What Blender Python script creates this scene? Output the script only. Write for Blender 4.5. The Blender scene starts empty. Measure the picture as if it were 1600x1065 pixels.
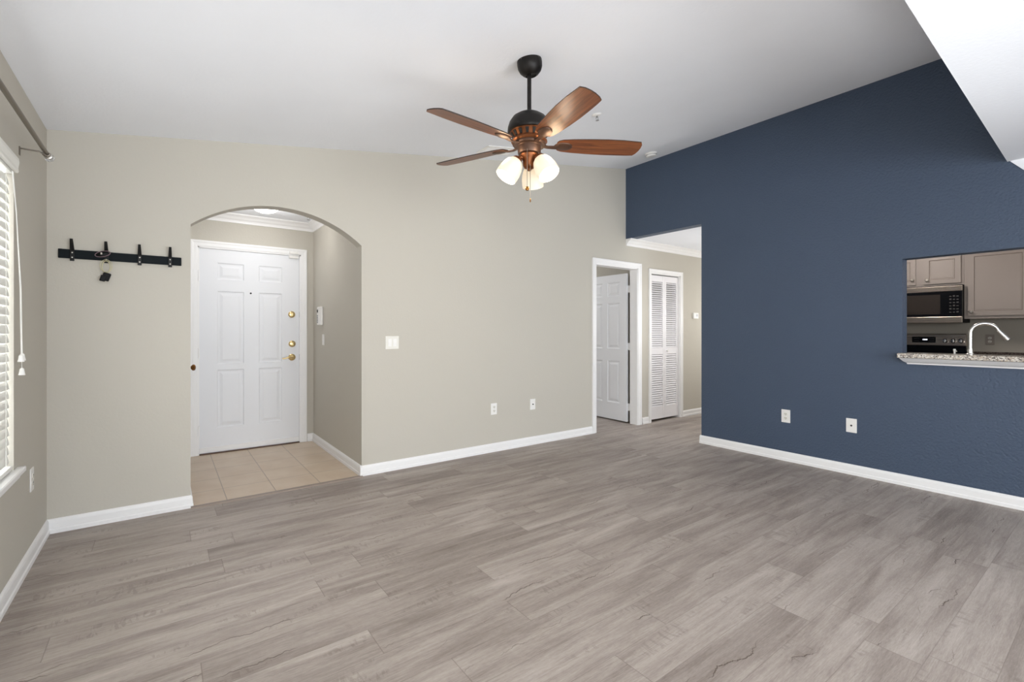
import bpy, bmesh, math, random
from mathutils import Vector, Matrix
random.seed(7)
PI = math.pi
C = bpy.context.scene.collection
S = bpy.context.scene

# ---------------------------------------------------------------- camera
CAM = Vector((0.5834, -4.0324, 1.25))
TH = math.radians(36.470)
cam = bpy.data.cameras.new('camera'); cam_o = bpy.data.objects.new('camera', cam); C.objects.link(cam_o)
cam_o.location = CAM
cam_o.rotation_euler = (PI/2, 0, -TH)
cam.sensor_width = 36.0; cam.lens = 734.76/1600*36.0
cam.shift_y = -(532.5-516.73)/1600.0
cam.clip_start = 0.02
S.camera = cam_o

# ---------------------------------------------------------------- world, exposure, large lights
w = bpy.data.worlds.new('sky'); S.world = w; w.use_nodes = True
bg = w.node_tree.nodes['Background']; bg.inputs[0].default_value = (0.80, 0.90, 1.0, 1); bg.inputs[1].default_value = 4.4
S.view_settings.view_transform = 'Standard'; S.view_settings.look = 'None'
S.view_settings.exposure = 0.28; S.view_settings.gamma = 1.0
try: S.view_settings.use_curve_mapping = False
except Exception: pass

def area(name, loc, rot, sx, sy, power, col=(1, 1, 1), spread=None):
    l = bpy.data.lights.new(name, 'AREA'); l.shape = 'RECTANGLE'; l.size = sx; l.size_y = sy
    l.energy = power; l.color = col
    if spread: l.spread = spread
    o = bpy.data.objects.new(name, l); C.objects.link(o); o.location = loc; o.rotation_euler = rot
    return o
def point(name, loc, power, col, r=0.03):
    l = bpy.data.lights.new(name, 'POINT'); l.energy = power; l.color = col; l.shadow_soft_size = r
    o = bpy.data.objects.new(name, l); C.objects.link(o); o.location = loc
    return o
# daylight entering by the glass door behind the camera and by the blinds window
area('daylight_glass_door', (2.7, -7.2, 1.15), (PI/2-math.radians(4), 0, 0), 3.4, 1.9, 36, (0.97, 0.985, 1.0), math.radians(100))
area('rear_left_fill', (0.03, -5.5, 1.45), (0, -PI/2, 0), 1.4, 1.6, 76, (0.97, 0.985, 1.0))  # added fill lamp; no window is built in this stretch of wall
area('daylight_window', (-0.35, -1.72, 1.4), (0, -PI/2, 0), 1.6, 2.0, 112, (0.97, 0.985, 1.0))
# added fill lamp just inside the window, standing in for light off the slats
area('slat_bounce_fill', (0.07, -1.75, 1.30), (0, -PI/2-math.radians(15), 0), 1.3, 1.7, 12, (0.97, 0.985, 1.0))
# added fill lamp low behind the camera, lifts the vault like floor bounce
area('rear_floor_fill', (2.2, -4.6, 0.20), (PI-math.radians(40), 0, 0), 3.4, 1.0, 16.0, (0.97, 0.985, 1.0), math.radians(98))
# ceiling lamps of the kitchen, then added fill for hall and bedroom
point('kitchen_lamp', (6.9, -2.35, 2.3), 13, (1.0, 0.92, 0.86), 0.10)
point('kitchen_lamp_far', (6.7, -3.9, 2.3), 8, (1.0, 0.92, 0.86), 0.10)
point('hall_fill', (5.95, -0.85, 1.45), 11, (0.96, 0.97, 1.0), 0.15)  # this and the far one: unseen, added at mid height to even the hall wall
point('hall_fill_far', (7.7, -0.85, 1.45), 20, (0.96, 0.97, 1.0), 0.15)
point('bedroom_fill', (4.95, 2.4, 2.1), 35, (0.97, 0.98, 1.0), 0.15)  # unseen lamp added to brighten the open hall door

# ---------------------------------------------------------------- helpers
def lin(c):
    return tuple(((v/255.0)/12.92 if v/255.0 <= .04045 else (((v/255.0)+.055)/1.055)**2.4) for v in c) + (1,)

def mat(name, col, rough=0.5, metal=0.0, bump=None, var=None, emit=None, estr=0, spec=0.5, coat=0):
    """principled, with a procedural noise for slight colour variation and bump"""
    m = bpy.data.materials.new(name); m.use_nodes = True
    nt = m.node_tree; b = nt.nodes['Principled BSDF']
    b.inputs['Base Color'].default_value = lin(col)
    b.inputs['Roughness'].default_value = rough; b.inputs['Metallic'].default_value = metal
    b.inputs['Specular IOR Level'].default_value = spec
    if coat: b.inputs['Coat Weight'].default_value = coat; b.inputs['Coat Roughness'].default_value = .15
    tc = nt.nodes.new('ShaderNodeTexCoord')
    n = nt.nodes.new('ShaderNodeTexNoise'); n.inputs['Scale'].default_value = (var[0] if var else 3.0); n.inputs['Detail'].default_value = 3
    nt.links.new(tc.outputs['Object'], n.inputs['Vector'])
    mx = nt.nodes.new('ShaderNodeMix'); mx.data_type = 'RGBA'
    a = (var[1] if var else 0.02)
    c = lin(col)
    mx.inputs['A'].default_value = tuple(v*(1-a) for v in c[:3])+(1,)
    mx.inputs['B'].default_value = tuple(min(1, v*(1+a)) for v in c[:3])+(1,)
    nt.links.new(n.outputs['Fac'], mx.inputs['Factor'])
    nt.links.new(mx.outputs['Result'], b.inputs['Base Color'])
    if bump:
        n2 = nt.nodes.new('ShaderNodeTexNoise'); n2.inputs['Scale'].default_value = bump[0]; n2.inputs['Detail'].default_value = bump[3] if len(bump) > 3 else 2
        bp = nt.nodes.new('ShaderNodeBump'); bp.inputs['Strength'].default_value = bump[1]; bp.inputs['Distance'].default_value = bump[2]
        nt.links.new(tc.outputs['Object'], n2.inputs['Vector'])
        nt.links.new(n2.outputs['Fac'], bp.inputs['Height']); nt.links.new(bp.outputs['Normal'], b.inputs['Normal'])
    if emit:
        b.inputs['Emission Color'].default_value = lin(emit); b.inputs['Emission Strength'].default_value = estr
    return m

M = {}
M['ceiling'] = mat('ceiling_paint', (239, 241, 245), .9, bump=(55, .25, .004), spec=.2)
M['beige'] = mat('beige_paint', (196, 191, 180), .85, bump=(60, .22, .003), var=(1.2, .012), spec=.25)
M['blue'] = mat('blue_paint', (70, 83, 102), .50, bump=(62, .9, .006), var=(2, .03), spec=.35)
M['trim'] = mat('white_trim', (240, 239, 238), .45, var=(4, .01))
M['door'] = mat('white_door', (232, 233, 236), .5, var=(3, .01))
M['louver'] = mat('white_louvre', (240, 238, 240), .5)
M['plastic'] = mat('white_plastic', (238, 236, 232), .4)
M['offwhite'] = mat('ivory_plastic', (228, 225, 216), .4)
M['black_metal'] = mat('black_metal', (13, 13, 14), .42, .4)
M['dark_bronze'] = mat('dark_bronze', (30, 27, 25), .42, .5, var=(12, .15))
M['copper_bronze'] = mat('copper_bronze', (122, 74, 44), .38, .75, var=(30, .3))
M['brown_metal'] = mat('brown_metal', (86, 64, 52), .42, .6, var=(25, .2))
M['brass'] = mat('brass', (222, 198, 146), .28, 1.0)
M['old_brass'] = mat('antique_brass', (134, 92, 48), .28, 1.0)
M['nickel'] = mat('satin_nickel', (176, 170, 162), .32, 1.0)
M['knob'] = mat('brushed_knob', (205, 198, 188), .35, .75)
M['rod'] = mat('pewter_rod', (128, 120, 110), .38, .8)
M['chrome'] = mat('brushed_chrome', (225, 224, 222), .22, 1.0)
M['dark'] = mat('dark_slot', (18, 18, 18), .7)
M['grey_metal'] = mat('dull_grey_metal', (150, 150, 150), .45, .6)
M['board'] = mat('black_green_painted_board', (14, 21, 25), .6, var=(20, .1), spec=.15)
M['crystal'] = mat('clear_acrylic', (235, 235, 235), .08, 0, spec=.8)
M['crystal'].node_tree.nodes['Principled BSDF'].inputs['Transmission Weight'].default_value = .7
M['blind'] = mat('white_faux_wood', (240, 239, 233), .45)
M['cabinet'] = mat('greige_cabinet_paint', (168, 158, 150), .45, var=(3, .03))
M['glaze'] = mat('brown_glaze_line', (120, 106, 97), .5)
M['backsplash'] = mat('grey_brown_wall', (176, 170, 158), .6, var=(2, .04))
M['blackglass'] = mat('black_glass', (20, 20, 22), .12, 0, spec=.6)
M['window_glass_dark'] = mat('microwave_window', (62, 56, 52), .15)
M['keys'] = mat('keypad_print', (84, 82, 80), .5)
M['screen'] = mat('lit_clock_digits', (235, 240, 250), .5, emit=(235, 240, 255), estr=2.5)
M['outside'] = mat('white_vinyl_frame', (238, 238, 238), .4)
M['bulb'] = mat('lit_bulb', (255, 250, 235), .5, emit=(255, 246, 224), estr=7)
M['dome'] = mat('lit_dome', (255, 255, 255), .5, emit=(255, 253, 248), estr=5)
M['black_fob'] = mat('black_fob_plastic', (9, 9, 9), .5, spec=.2)
M['pale_wire'] = mat('pale_yellow_wire', (206, 200, 160), .35, .5)
M['pink'] = mat('dull_mauve_cord', (120, 98, 104), .6)
M['green'] = mat('grass', (90, 110, 60), .9)

def steel():
    m = mat('stainless_steel', (206, 192, 178), .28, .9)
    nt = m.node_tree; b = nt.nodes['Principled BSDF']
    tc = nt.nodes.new('ShaderNodeTexCoord'); mp = nt.nodes.new('ShaderNodeMapping')
    mp.inputs['Scale'].default_value = (300, 2, 300)
    n = nt.nodes.new('ShaderNodeTexNoise'); n.inputs['Scale'].default_value = 1
    nt.links.new(tc.outputs['Object'], mp.inputs[0]); nt.links.new(mp.outputs[0], n.inputs['Vector'])
    r = nt.nodes.new('ShaderNodeMapRange'); r.inputs[3].default_value = .2; r.inputs[4].default_value = .38
    nt.links.new(n.outputs['Fac'], r.inputs[0]); nt.links.new(r.outputs[0], b.inputs['Roughness'])
    return m
M['steel'] = steel()

def frosted():
    m = bpy.data.materials.new('frosted_lit_glass'); m.use_nodes = True
    nt = m.node_tree; b = nt.nodes['Principled BSDF']
    b.inputs['Base Color'].default_value = (.60, .56, .50, 1); b.inputs['Roughness'].default_value = .35
    n = nt.nodes.new('ShaderNodeTexNoise'); n.inputs['Scale'].default_value = 9
    r = nt.nodes.new('ShaderNodeMapRange'); r.inputs[3].default_value = .34; r.inputs[4].default_value = .44
    tc = nt.nodes.new('ShaderNodeTexCoord'); nt.links.new(tc.outputs['Object'], n.inputs['Vector'])
    nt.links.new(n.outputs['Fac'], r.inputs[0]); nt.links.new(r.outputs[0], b.inputs['Emission Strength'])
    b.inputs['Emission Color'].default_value = (1.0, .78, .50, 1)
    b.inputs['Transmission Weight'].default_value = 0
    return m
M['shade'] = frosted()

def N(nt, t, **kw):
    n = nt.nodes.new(t)
    for k, v in kw.items(): setattr(n, k, v)
    return n
def mth(nt, op, a, b=None, c=None):
    n = N(nt, 'ShaderNodeMath', operation=op)
    for i, v in enumerate((a, b, c)):
        if v is None: continue
        if hasattr(v, 'links') or hasattr(v, 'is_linked'): nt.links.new(v, n.inputs[i])
        else: n.inputs[i].default_value = v
    return n.outputs[0]

def plank_floor():
    m = bpy.data.materials.new('vinyl_plank'); m.use_nodes = True
    nt = m.node_tree; b = nt.nodes['Principled BSDF']; L = nt.links.new
    geo = N(nt, 'ShaderNodeNewGeometry'); sp = N(nt, 'ShaderNodeSeparateXYZ'); L(geo.outputs['Position'], sp.inputs[0])
    X, Y = sp.outputs[0], sp.outputs[1]
    yr = mth(nt, 'DIVIDE', mth(nt, 'ADD', Y, 9*.18+3.35), .18)
    row = mth(nt, 'FLOOR', yr); fy = mth(nt, 'FRACT', yr)
    wn = N(nt, 'ShaderNodeTexWhiteNoise', noise_dimensions='1D'); L(row, wn.inputs['W'])
    xr = mth(nt, 'DIVIDE', mth(nt, 'ADD', X, mth(nt, 'MULTIPLY', wn.outputs['Value'], 1.22)), 1.22)
    col = mth(nt, 'FLOOR', xr); fx = mth(nt, 'FRACT', xr)
    cid = N(nt, 'ShaderNodeCombineXYZ'); L(row, cid.inputs[0]); L(col, cid.inputs[1])
    wn2 = N(nt, 'ShaderNodeTexWhiteNoise', noise_dimensions='3D'); L(cid.outputs[0], wn2.inputs['Vector'])
    rnd = wn2.outputs['Value']; sc = N(nt, 'ShaderNodeSeparateColor'); L(wn2.outputs['Color'], sc.inputs[0])
    # per-plank shifted coordinates
    def coords(sx, sy, off):
        c = N(nt, 'ShaderNodeCombineXYZ')
        L(mth(nt, 'ADD', mth(nt, 'MULTIPLY', X, sx), mth(nt, 'MULTIPLY', rnd, 37.0+off)), c.inputs[0])
        L(mth(nt, 'ADD', mth(nt, 'MULTIPLY', Y, sy), mth(nt, 'MULTIPLY', sc.outputs[1], 23.0+off)), c.inputs[1])
        L(mth(nt, 'MULTIPLY', sc.outputs[2], 11.0), c.inputs[2])
        return c.outputs[0]
    def noise(vec, scale, detail, rough=.55, dist=0):
        n = N(nt, 'ShaderNodeTexNoise'); n.inputs['Scale'].default_value = scale; n.inputs['Detail'].default_value = detail
        n.inputs['Roughness'].default_value = rough; n.inputs['Distortion'].default_value = dist
        L(vec, n.inputs['Vector']); return n.outputs['Fac']
    broad = noise(coords(.9, 6.0, 0), 1.6, 3, .55, .6)
    grain = noise(coords(1.4, 30, 3), 2.2, 7, .68, 1.2)
    fine = noise(coords(16, 150, 5), 2.0, 4, .7)
    cross = noise(coords(34, 9, 7), 1.5, 3, .6, .8)      # saw marks across the board
    sawmask = noise(coords(2.4, 9, 9), 1.3, 1)
    def rng(v, a, b_, c=0., d=1.):
        n = N(nt, 'ShaderNodeMapRange'); n.inputs[1].default_value = a; n.inputs[2].default_value = b_
        n.inputs[3].default_value = c; n.inputs[4].default_value = d; L(v, n.inputs[0]); return n.outputs[0]
    def one_crack(seed, chan):
        # a split running along the board: local position wanders with noise, width fades in and out
        wob = noise(coords(2.6, 0, seed), 1.6, 5, .62); mk = rng(noise(coords(1.9, 0, seed+4), 1.5, 2), .53, .66)
        cen = mth(nt, 'ADD', mth(nt, 'MULTIPLY', chan, .6), mth(nt, 'ADD', .2-.45, mth(nt, 'MULTIPLY', wob, .9)))
        d = mth(nt, 'ABSOLUTE', mth(nt, 'SUBTRACT', fy, cen)); wd = mth(nt, 'ADD', mth(nt, 'MULTIPLY', mk, .018), .0001)
        return mth(nt, 'MULTIPLY', rng(mth(nt, 'DIVIDE', d, wd), .4, 1.0, 1, 0), mk)
    crack = mth(nt, 'MAXIMUM', one_crack(11, sc.outputs[0]), one_crack(19, sc.outputs[2]))
    sawdark = mth(nt, 'MULTIPLY', rng(cross, .50, .58), rng(sawmask, .58, .66))
    # value mix
    v = mth(nt, 'ADD', mth(nt, 'MULTIPLY', rng(rnd, 0, 1, -.11, .11), 1.0), .5)
    v = mth(nt, 'ADD', v, mth(nt, 'MULTIPLY', mth(nt, 'SUBTRACT', broad, .5), 1.05))
    v = mth(nt, 'ADD', v, mth(nt, 'MULTIPLY', mth(nt, 'SUBTRACT', grain, .5), .75))
    v = mth(nt, 'ADD', v, mth(nt, 'MULTIPLY', mth(nt, 'SUBTRACT', fine, .5), .60))
    v = mth(nt, 'ADD', v, mth(nt, 'MULTIPLY', mth(nt, 'SUBTRACT', cross, .5), .10))
    ramp = N(nt, 'ShaderNodeValToRGB'); L(v, ramp.inputs[0])
    e = ramp.color_ramp.elements
    e[0].position = .05; e[0].color = lin((117, 107, 100)); e[1].position = .95; e[1].color = lin((190, 180, 173))
    x1 = ramp.color_ramp.elements.new(.38); x1.color = lin((148, 137, 130))
    x2 = ramp.color_ramp.elements.new(.62); x2.color = lin((168, 158, 150))
    mul = N(nt, 'ShaderNodeMix', data_type='RGBA'); mul.inputs['B'].default_value = lin((84, 70, 62))
    L(ramp.outputs[0], mul.inputs['A'])
    def edge(f, wd):   # 1 in a thin band at both ends of the 0..1 interval
        d = mth(nt, 'MINIMUM', f, mth(nt, 'SUBTRACT', 1.0, f)); return rng(d, 0, wd, 1, 0)
    seam = mth(nt, 'MAXIMUM', mth(nt, 'MULTIPLY', edge(fy, .012), .38), mth(nt, 'MULTIPLY', edge(fx, .0022), .5))
    dark = mth(nt, 'MAXIMUM', mth(nt, 'MULTIPLY', crack, .85), mth(nt, 'MAXIMUM', mth(nt, 'MULTIPLY', sawdark, .25), seam))
    L(dark, mul.inputs['Factor']); L(mul.outputs['Result'], b.inputs['Base Color'])
    L(rng(grain, 0, 1, .42, .58), b.inputs['Roughness']); b.inputs['Specular IOR Level'].default_value = .35
    bp = N(nt, 'ShaderNodeBump'); bp.inputs['Strength'].default_value = .25; bp.inputs['Distance'].default_value = .002
    L(mth(nt, 'SUBTRACT', mth(nt, 'ADD', grain, mth(nt, 'MULTIPLY', cross, .3)), mth(nt, 'MULTIPLY', dark, 1.2)), bp.inputs['Height'])
    L(bp.outputs['Normal'], b.inputs['Normal'])
    return m
M['plank'] = plank_floor()

def tile_floor():
    m = bpy.data.materials.new('entry_tile'); m.use_nodes = True
    nt = m.node_tree; b = nt.nodes['Principled BSDF']; L = nt.links.new
    geo = N(nt, 'ShaderNodeNewGeometry'); sp = N(nt, 'ShaderNodeSeparateXYZ'); L(geo.outputs['Position'], sp.inputs[0])
    fx = mth(nt, 'FRACT', mth(nt, 'DIVIDE', mth(nt, 'ADD', sp.outputs[0], 3.3-.957), .33))
    fy = mth(nt, 'FRACT', mth(nt, 'DIVIDE', mth(nt, 'ADD', sp.outputs[1], 3.3-.01), .33))
    dx = mth(nt, 'MINIMUM', fx, mth(nt, 'SUBTRACT', 1.0, fx)); dy = mth(nt, 'MINIMUM', fy, mth(nt, 'SUBTRACT', 1.0, fy))
    d = mth(nt, 'MINIMUM', dx, dy)
    r = N(nt, 'ShaderNodeMapRange'); r.inputs[1].default_value = .006; r.inputs[2].default_value = .012; r.inputs[3].default_value = 1; r.inputs[4].default_value = 0
    L(d, r.inputs[0])
    n = N(nt, 'ShaderNodeTexNoise'); n.inputs['Scale'].default_value = 5; n.inputs['Detail'].default_value = 5; L(geo.outputs['Position'], n.inputs['Vector'])
    rp = N(nt, 'ShaderNodeValToRGB'); L(n.outputs['Fac'], rp.inputs[0])
    rp.color_ramp.elements[0].position = .3; rp.color_ramp.elements[0].color = lin((206, 184, 160))
    rp.color_ramp.elements[1].position = .7; rp.color_ramp.elements[1].color = lin((216, 198, 176))
    mx = N(nt, 'ShaderNodeMix', data_type='RGBA'); L(r.outputs[0], mx.inputs['Factor']); L(rp.outputs[0], mx.inputs['A']); mx.inputs['B'].default_value = lin((168, 150, 134))
    L(mx.outputs['Result'], b.inputs['Base Color']); b.inputs['Roughness'].default_value = .35
    bp = N(nt, 'ShaderNodeBump', invert=True); bp.inputs['Strength'].default_value = .4; bp.inputs['Distance'].default_value = .002
    L(r.outputs[0], bp.inputs['Height']); L(bp.outputs['Normal'], b.inputs['Normal'])
    return m
M['tile'] = tile_floor()

def granite():
    m = bpy.data.materials.new('speckled_granite'); m.use_nodes = True
    nt = m.node_tree; b = nt.nodes['Principled BSDF']; L = nt.links.new
    tc = N(nt, 'ShaderNodeTexCoord')
    v = N(nt, 'ShaderNodeTexVoronoi'); v.inputs['Scale'].default_value = 130; L(tc.outputs['Object'], v.inputs['Vector'])
    s = N(nt, 'ShaderNodeSeparateColor'); L(v.outputs['Color'], s.inputs[0])
    rp = N(nt, 'ShaderNodeValToRGB'); L(s.outputs[0], rp.inputs[0]); rp.color_ramp.interpolation = 'CONSTANT'
    e = rp.color_ramp.elements; e[0].position = 0; e[0].color = lin((92, 84, 80)); e[1].position = .14; e[1].color = lin((168, 160, 150))
    for p_, c_ in ((.45, (206, 200, 190)), (.72, (182, 168, 152)), (.9, (128, 118, 110))):
        q = e.new(p_); q.color = lin(c_)
    L(rp.outputs[0], b.inputs['Base Color']); b.inputs['Roughness'].default_value = .18
    return m
M['granite'] = granite()
def dark_granite():
    m = granite(); m.name = 'dark_granite'
    for n in m.node_tree.nodes:
        if n.type == 'VALTORGB':
            for e, c in zip(n.color_ramp.elements, ((44, 38, 36), (84, 74, 68), (112, 100, 92), (92, 80, 74), (58, 50, 46))): e.color = lin(c)
    return m
M['dark_granite'] = dark_granite()

def wood_blade():
    m = bpy.data.materials.new('walnut_blade'); m.use_nodes = True
    nt = m.node_tree; b = nt.nodes['Principled BSDF']; L = nt.links.new
    tc = N(nt, 'ShaderNodeTexCoord'); mp = N(nt, 'ShaderNodeMapping'); mp.inputs['Scale'].default_value = (2.2, 34, 34)
    L(tc.outputs['Object'], mp.inputs[0])
    n = N(nt, 'ShaderNodeTexNoise'); n.inputs['Scale'].default_value = 1.6; n.inputs['Detail'].default_value = 6; n.inputs['Distortion'].default_value = 1.2
    L(mp.outputs[0], n.inputs['Vector'])
    rp = N(nt, 'ShaderNodeValToRGB'); L(n.outputs['Fac'], rp.inputs[0]); e = rp.color_ramp.elements
    e[0].position = .28; e[0].color = lin((74, 36, 18)); e[1].position = .75; e[1].color = lin((142, 84, 46))
    L(rp.outputs[0], b.inputs['Base Color']); b.inputs['Roughness'].default_value = .34; b.inputs['Specular IOR Level'].default_value = .45
    return m
M['blade'] = wood_blade()
M['blade_edge'] = mat('dark_blade_edge', (44, 30, 24), .5)

# --- mesh helpers
def bm_new(): return bmesh.new()
def box(bm, x0, x1, y0, y1, z0, z1):
    vs = [bm.verts.new((x, y, z)) for z in (z0, z1) for y in (y0, y1) for x in (x0, x1)]
    for f in ((0, 2, 3, 1), (4, 5, 7, 6), (0, 1, 5, 4), (2, 6, 7, 3), (0, 4, 6, 2), (1, 3, 7, 5)):
        bm.faces.new([vs[i] for i in f])
    return vs
def prism(bm, pts, axis, a, b):
    """pts: 2-D polygon; axis 'x': pts=(y,z), 'y': pts=(x,z), 'z': pts=(x,y)"""
    def P(p, t): return {'x': (t, p[0], p[1]), 'y': (p[0], t, p[1]), 'z': (p[0], p[1], t)}[axis]
    A = [bm.verts.new(P(p, a)) for p in pts]; B = [bm.verts.new(P(p, b)) for p in pts]
    bm.faces.new(A); bm.faces.new(B[::-1])
    for i in range(len(pts)):
        j = (i+1) % len(pts); bm.faces.new((A[j], A[i], B[i], B[j]))
def lathe(bm, prof, seg=32, mtx=None, cap=True):
    """prof: (r,z) list, revolved round Z"""
    rings = []; mtx = mtx or Matrix()
    for r, z in prof:
        if r < 1e-6: rings.append([bm.verts.new(mtx @ Vector((0, 0, z)))]); continue
        rings.append([bm.verts.new(mtx @ Vector((r*math.cos(2*PI*i/seg), r*math.sin(2*PI*i/seg), z))) for i in range(seg)])
    for A, B in zip(rings, rings[1:]):
        for i in range(seg):
            j = (i+1) % seg
            if len(A) == 1 and len(B) == 1: continue
            if len(A) == 1: bm.faces.new((A[0], B[i], B[j]))
            elif len(B) == 1: bm.faces.new((A[i], A[j], B[0]))
            else: bm.faces.new((A[i], A[j], B[j], B[i]))
    if cap:
        for R_ in (rings[0], rings[-1]):
            if len(R_) > 2: bm.faces.new(R_)
def tube(bm, pts, r, seg=10, closed=False):
    pts = [Vector(p) for p in pts]; n = len(pts); rings = []
    rr = r if isinstance(r, (list, tuple)) else [r]*n
    up = None
    for i, p in enumerate(pts):
        if closed: d = (pts[(i+1) % n]-pts[i-1]).normalized()
        else: d = (pts[min(i+1, n-1)]-pts[max(i-1, 0)]).normalized()
        if up is None:
            up = Vector((0, 0, 1)) if abs(d.z) < .9 else Vector((1, 0, 0))
        s = d.cross(up).normalized(); u2 = s.cross(d).normalized(); up = u2
        rings.append([bm.verts.new(p+(s*math.cos(2*PI*k/seg)+u2*math.sin(2*PI*k/seg))*rr[i]) for k in range(seg)])
    m = n if closed else n-1
    for i in range(m):
        A, B = rings[i], rings[(i+1) % n]
        for k in range(seg):
            j = (k+1) % seg; bm.faces.new((A[k], A[j], B[j], B[k]))
    if not closed:
        bm.faces.new(rings[0]); bm.faces.new(rings[-1][::-1])
def cyl(bm, p, q, r, seg=20): tube(bm, [p, q], r, seg)

def obj(name, bm, m, parent=None, smooth=False, bevel=0, bseg=2):
    bmesh.ops.recalc_face_normals(bm, faces=bm.faces[:])
    me = bpy.data.meshes.new(name); bm.to_mesh(me); bm.free()
    if isinstance(m, (list, tuple)):
        for k in m: me.materials.append(k)
    else: me.materials.append(m)
    o = bpy.data.objects.new(name, me); C.objects.link(o)
    if smooth:
        for p in me.polygons: p.use_smooth = True
        md = o.modifiers.new('split', 'EDGE_SPLIT'); md.split_angle = math.radians(38)
    if bevel:
        md = o.modifiers.new('bevel', 'BEVEL'); md.width = bevel; md.segments = bseg; md.limit_method = 'ANGLE'; md.angle_limit = math.radians(40)
    if parent: o.parent = parent
    return o
def struct(name, bm, m, label=None, **k):
    o = obj(name, bm, m, **k); o['kind'] = 'structure'
    if label: o['label'] = label
    o['category'] = name.split('_')[0]
    return o
def tag(o, label, cat, group=None):
    o['label'] = label; o['category'] = cat
    if group: o['group'] = group
    return o
def thing(name, label, cat, loc=(0, 0, 0), rot=(0, 0, 0), group=None, kind=None):
    o = bpy.data.objects.new(name, None); C.objects.link(o); o.location = loc; o.rotation_euler = rot; o.empty_display_size = .1
    if kind: o['kind'] = kind
    return tag(o, label, cat, group)
def copy_tree(o, parent=None):
    c = o.copy(); C.objects.link(c); c.parent = parent
    for ch in [k for k in bpy.data.objects if k.parent == o]: copy_tree(ch, c)
    return c

# ---------------------------------------------------------------- dimensions
W = 5.401          # blue wall plane
HT, HB = 2.490, 3.349
SL = (HB-HT)/W
HC = 2.443         # hall / kitchen ceiling
FZ = 2.452         # flat ceiling over the camera
YB = -7.0          # rear wall
YD = 1.631         # entry door wall
AX0, AX1 = .733, 1.951   # alcove sides
def ctop(x): return HT+SL*x

# ---------------------------------------------------------------- shell
bm = bm_new(); box(bm, -.12, 8.4, YB-.12, 0, -.12, 0); box(bm, AX1, 8.4, 0, 3.7, -.12, 0)
struct('floor', bm, M['plank'], 'grey brown wood look plank floor')
bm = bm_new(); box(bm, AX0-.3, AX1, 0, YD+.25, -.12, -.001)
struct('floor', bm, M['tile'], 'beige square tile floor of the entry alcove')

# back wall with arch, hall doorway and closet doorway
D0, D1, DZ = 4.842, 5.640, 2.078
K0, K1, KZ = 5.918, 6.590, 2.045
ARC_X = (AX0+AX1)/2; ARC_TOP = 2.216; ARC_H = (AX1-AX0)/2
def arch(x):
    t = abs(x-ARC_X)/ARC_H; base = 2.006+(1.983-2.006)*(x-AX0)/(AX1-AX0)
    R = (ARC_H**2+.222**2)/(2*.222); return base+.222-(R-math.sqrt(R*R-(x-ARC_X)**2))
bm = bm_new()
def wseg(x0, x1, z0, z1=None):
    prism(bm, [(x0, z0), (x1, z0), (x1, z1 if z1 else ctop(x1)+.05), (x0, z1 if z1 else ctop(x0)+.05)], 'y', 0, .12)
wseg(-.12, AX0, 0)
NA = 40
front = []; 
for i in range(NA):
    xa = AX0+(AX1-AX0)*i/NA; xb = AX0+(AX1-AX0)*(i+1)/NA
    for y in (0, .12):
        vs = [bm.verts.new(p) for p in ((xa, y, arch(xa)), (xb, y, arch(xb)), (xb, y, ctop(xb)+.05), (xa, y, ctop(xa)+.05))]
        bm.faces.new(vs)
    bm.faces.new([bm.verts.new(p) for p in ((xa, 0, arch(xa)), (xa, .12, arch(xa)), (xb, .12, arch(xb)), (xb, 0, arch(xb)))])
wseg(AX1, D0, 0); wseg(D0, D1, DZ, ); wseg(D1, K0, 0, 3.4); wseg(K0, K1, KZ, 3.4); wseg(K1, 8.4, 0, 3.4)
bmesh.ops.remove_doubles(bm, verts=bm.verts[:], dist=.0002)
struct('wall_back', bm, M['beige'], 'beige wall with the arched opening')

# left wall with window opening
WY0, WY1, WZ0, WZ1 = -2.70, -.785, .575, 2.06
bm = bm_new()
box(bm, -.12, 0, YB-.12, WY0, 0, 2.6); box(bm, -.12, 0, WY1, .12, 0, 2.6)
box(bm, -.12, 0, WY0, WY1, 0, WZ0); box(bm, -.12, 0, WY0, WY1, WZ1, 2.6)
struct('wall_left', bm, M['beige'], 'beige wall holding the window with blinds')

# blue wall
PY0, PY1, PZ0, PZ1 = -4.85, -2.846, 1.035, 1.834
bm = bm_new()
box(bm, W, W+.12, PY1, -1.07, 0, 3.45); box(bm, W, W+.12, YB-.12, PY0, 0, 3.45)
box(bm, W, W+.12, PY0, PY1, 0, PZ0); box(bm, W, W+.12, PY0, PY1, PZ1, 3.45)
box(bm, W, W+.12, -1.07, 0, HC, 3.45)
struct('wall_right', bm, M['blue'], 'navy blue accent wall with the kitchen opening')

# rear wall with glass door opening
bm = bm_new()
GX0, GX1, GZ = .9, 4.5, 2.15
box(bm, -.12, GX0, YB-.12, YB, 0, 2.6); box(bm, GX1, W+.12, YB-.12, YB, 0, 2.6); box(bm, GX0, GX1, YB-.12, YB, GZ, 2.6)
struct('wall_rear', bm, M['beige'], 'beige wall behind the camera')

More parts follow.
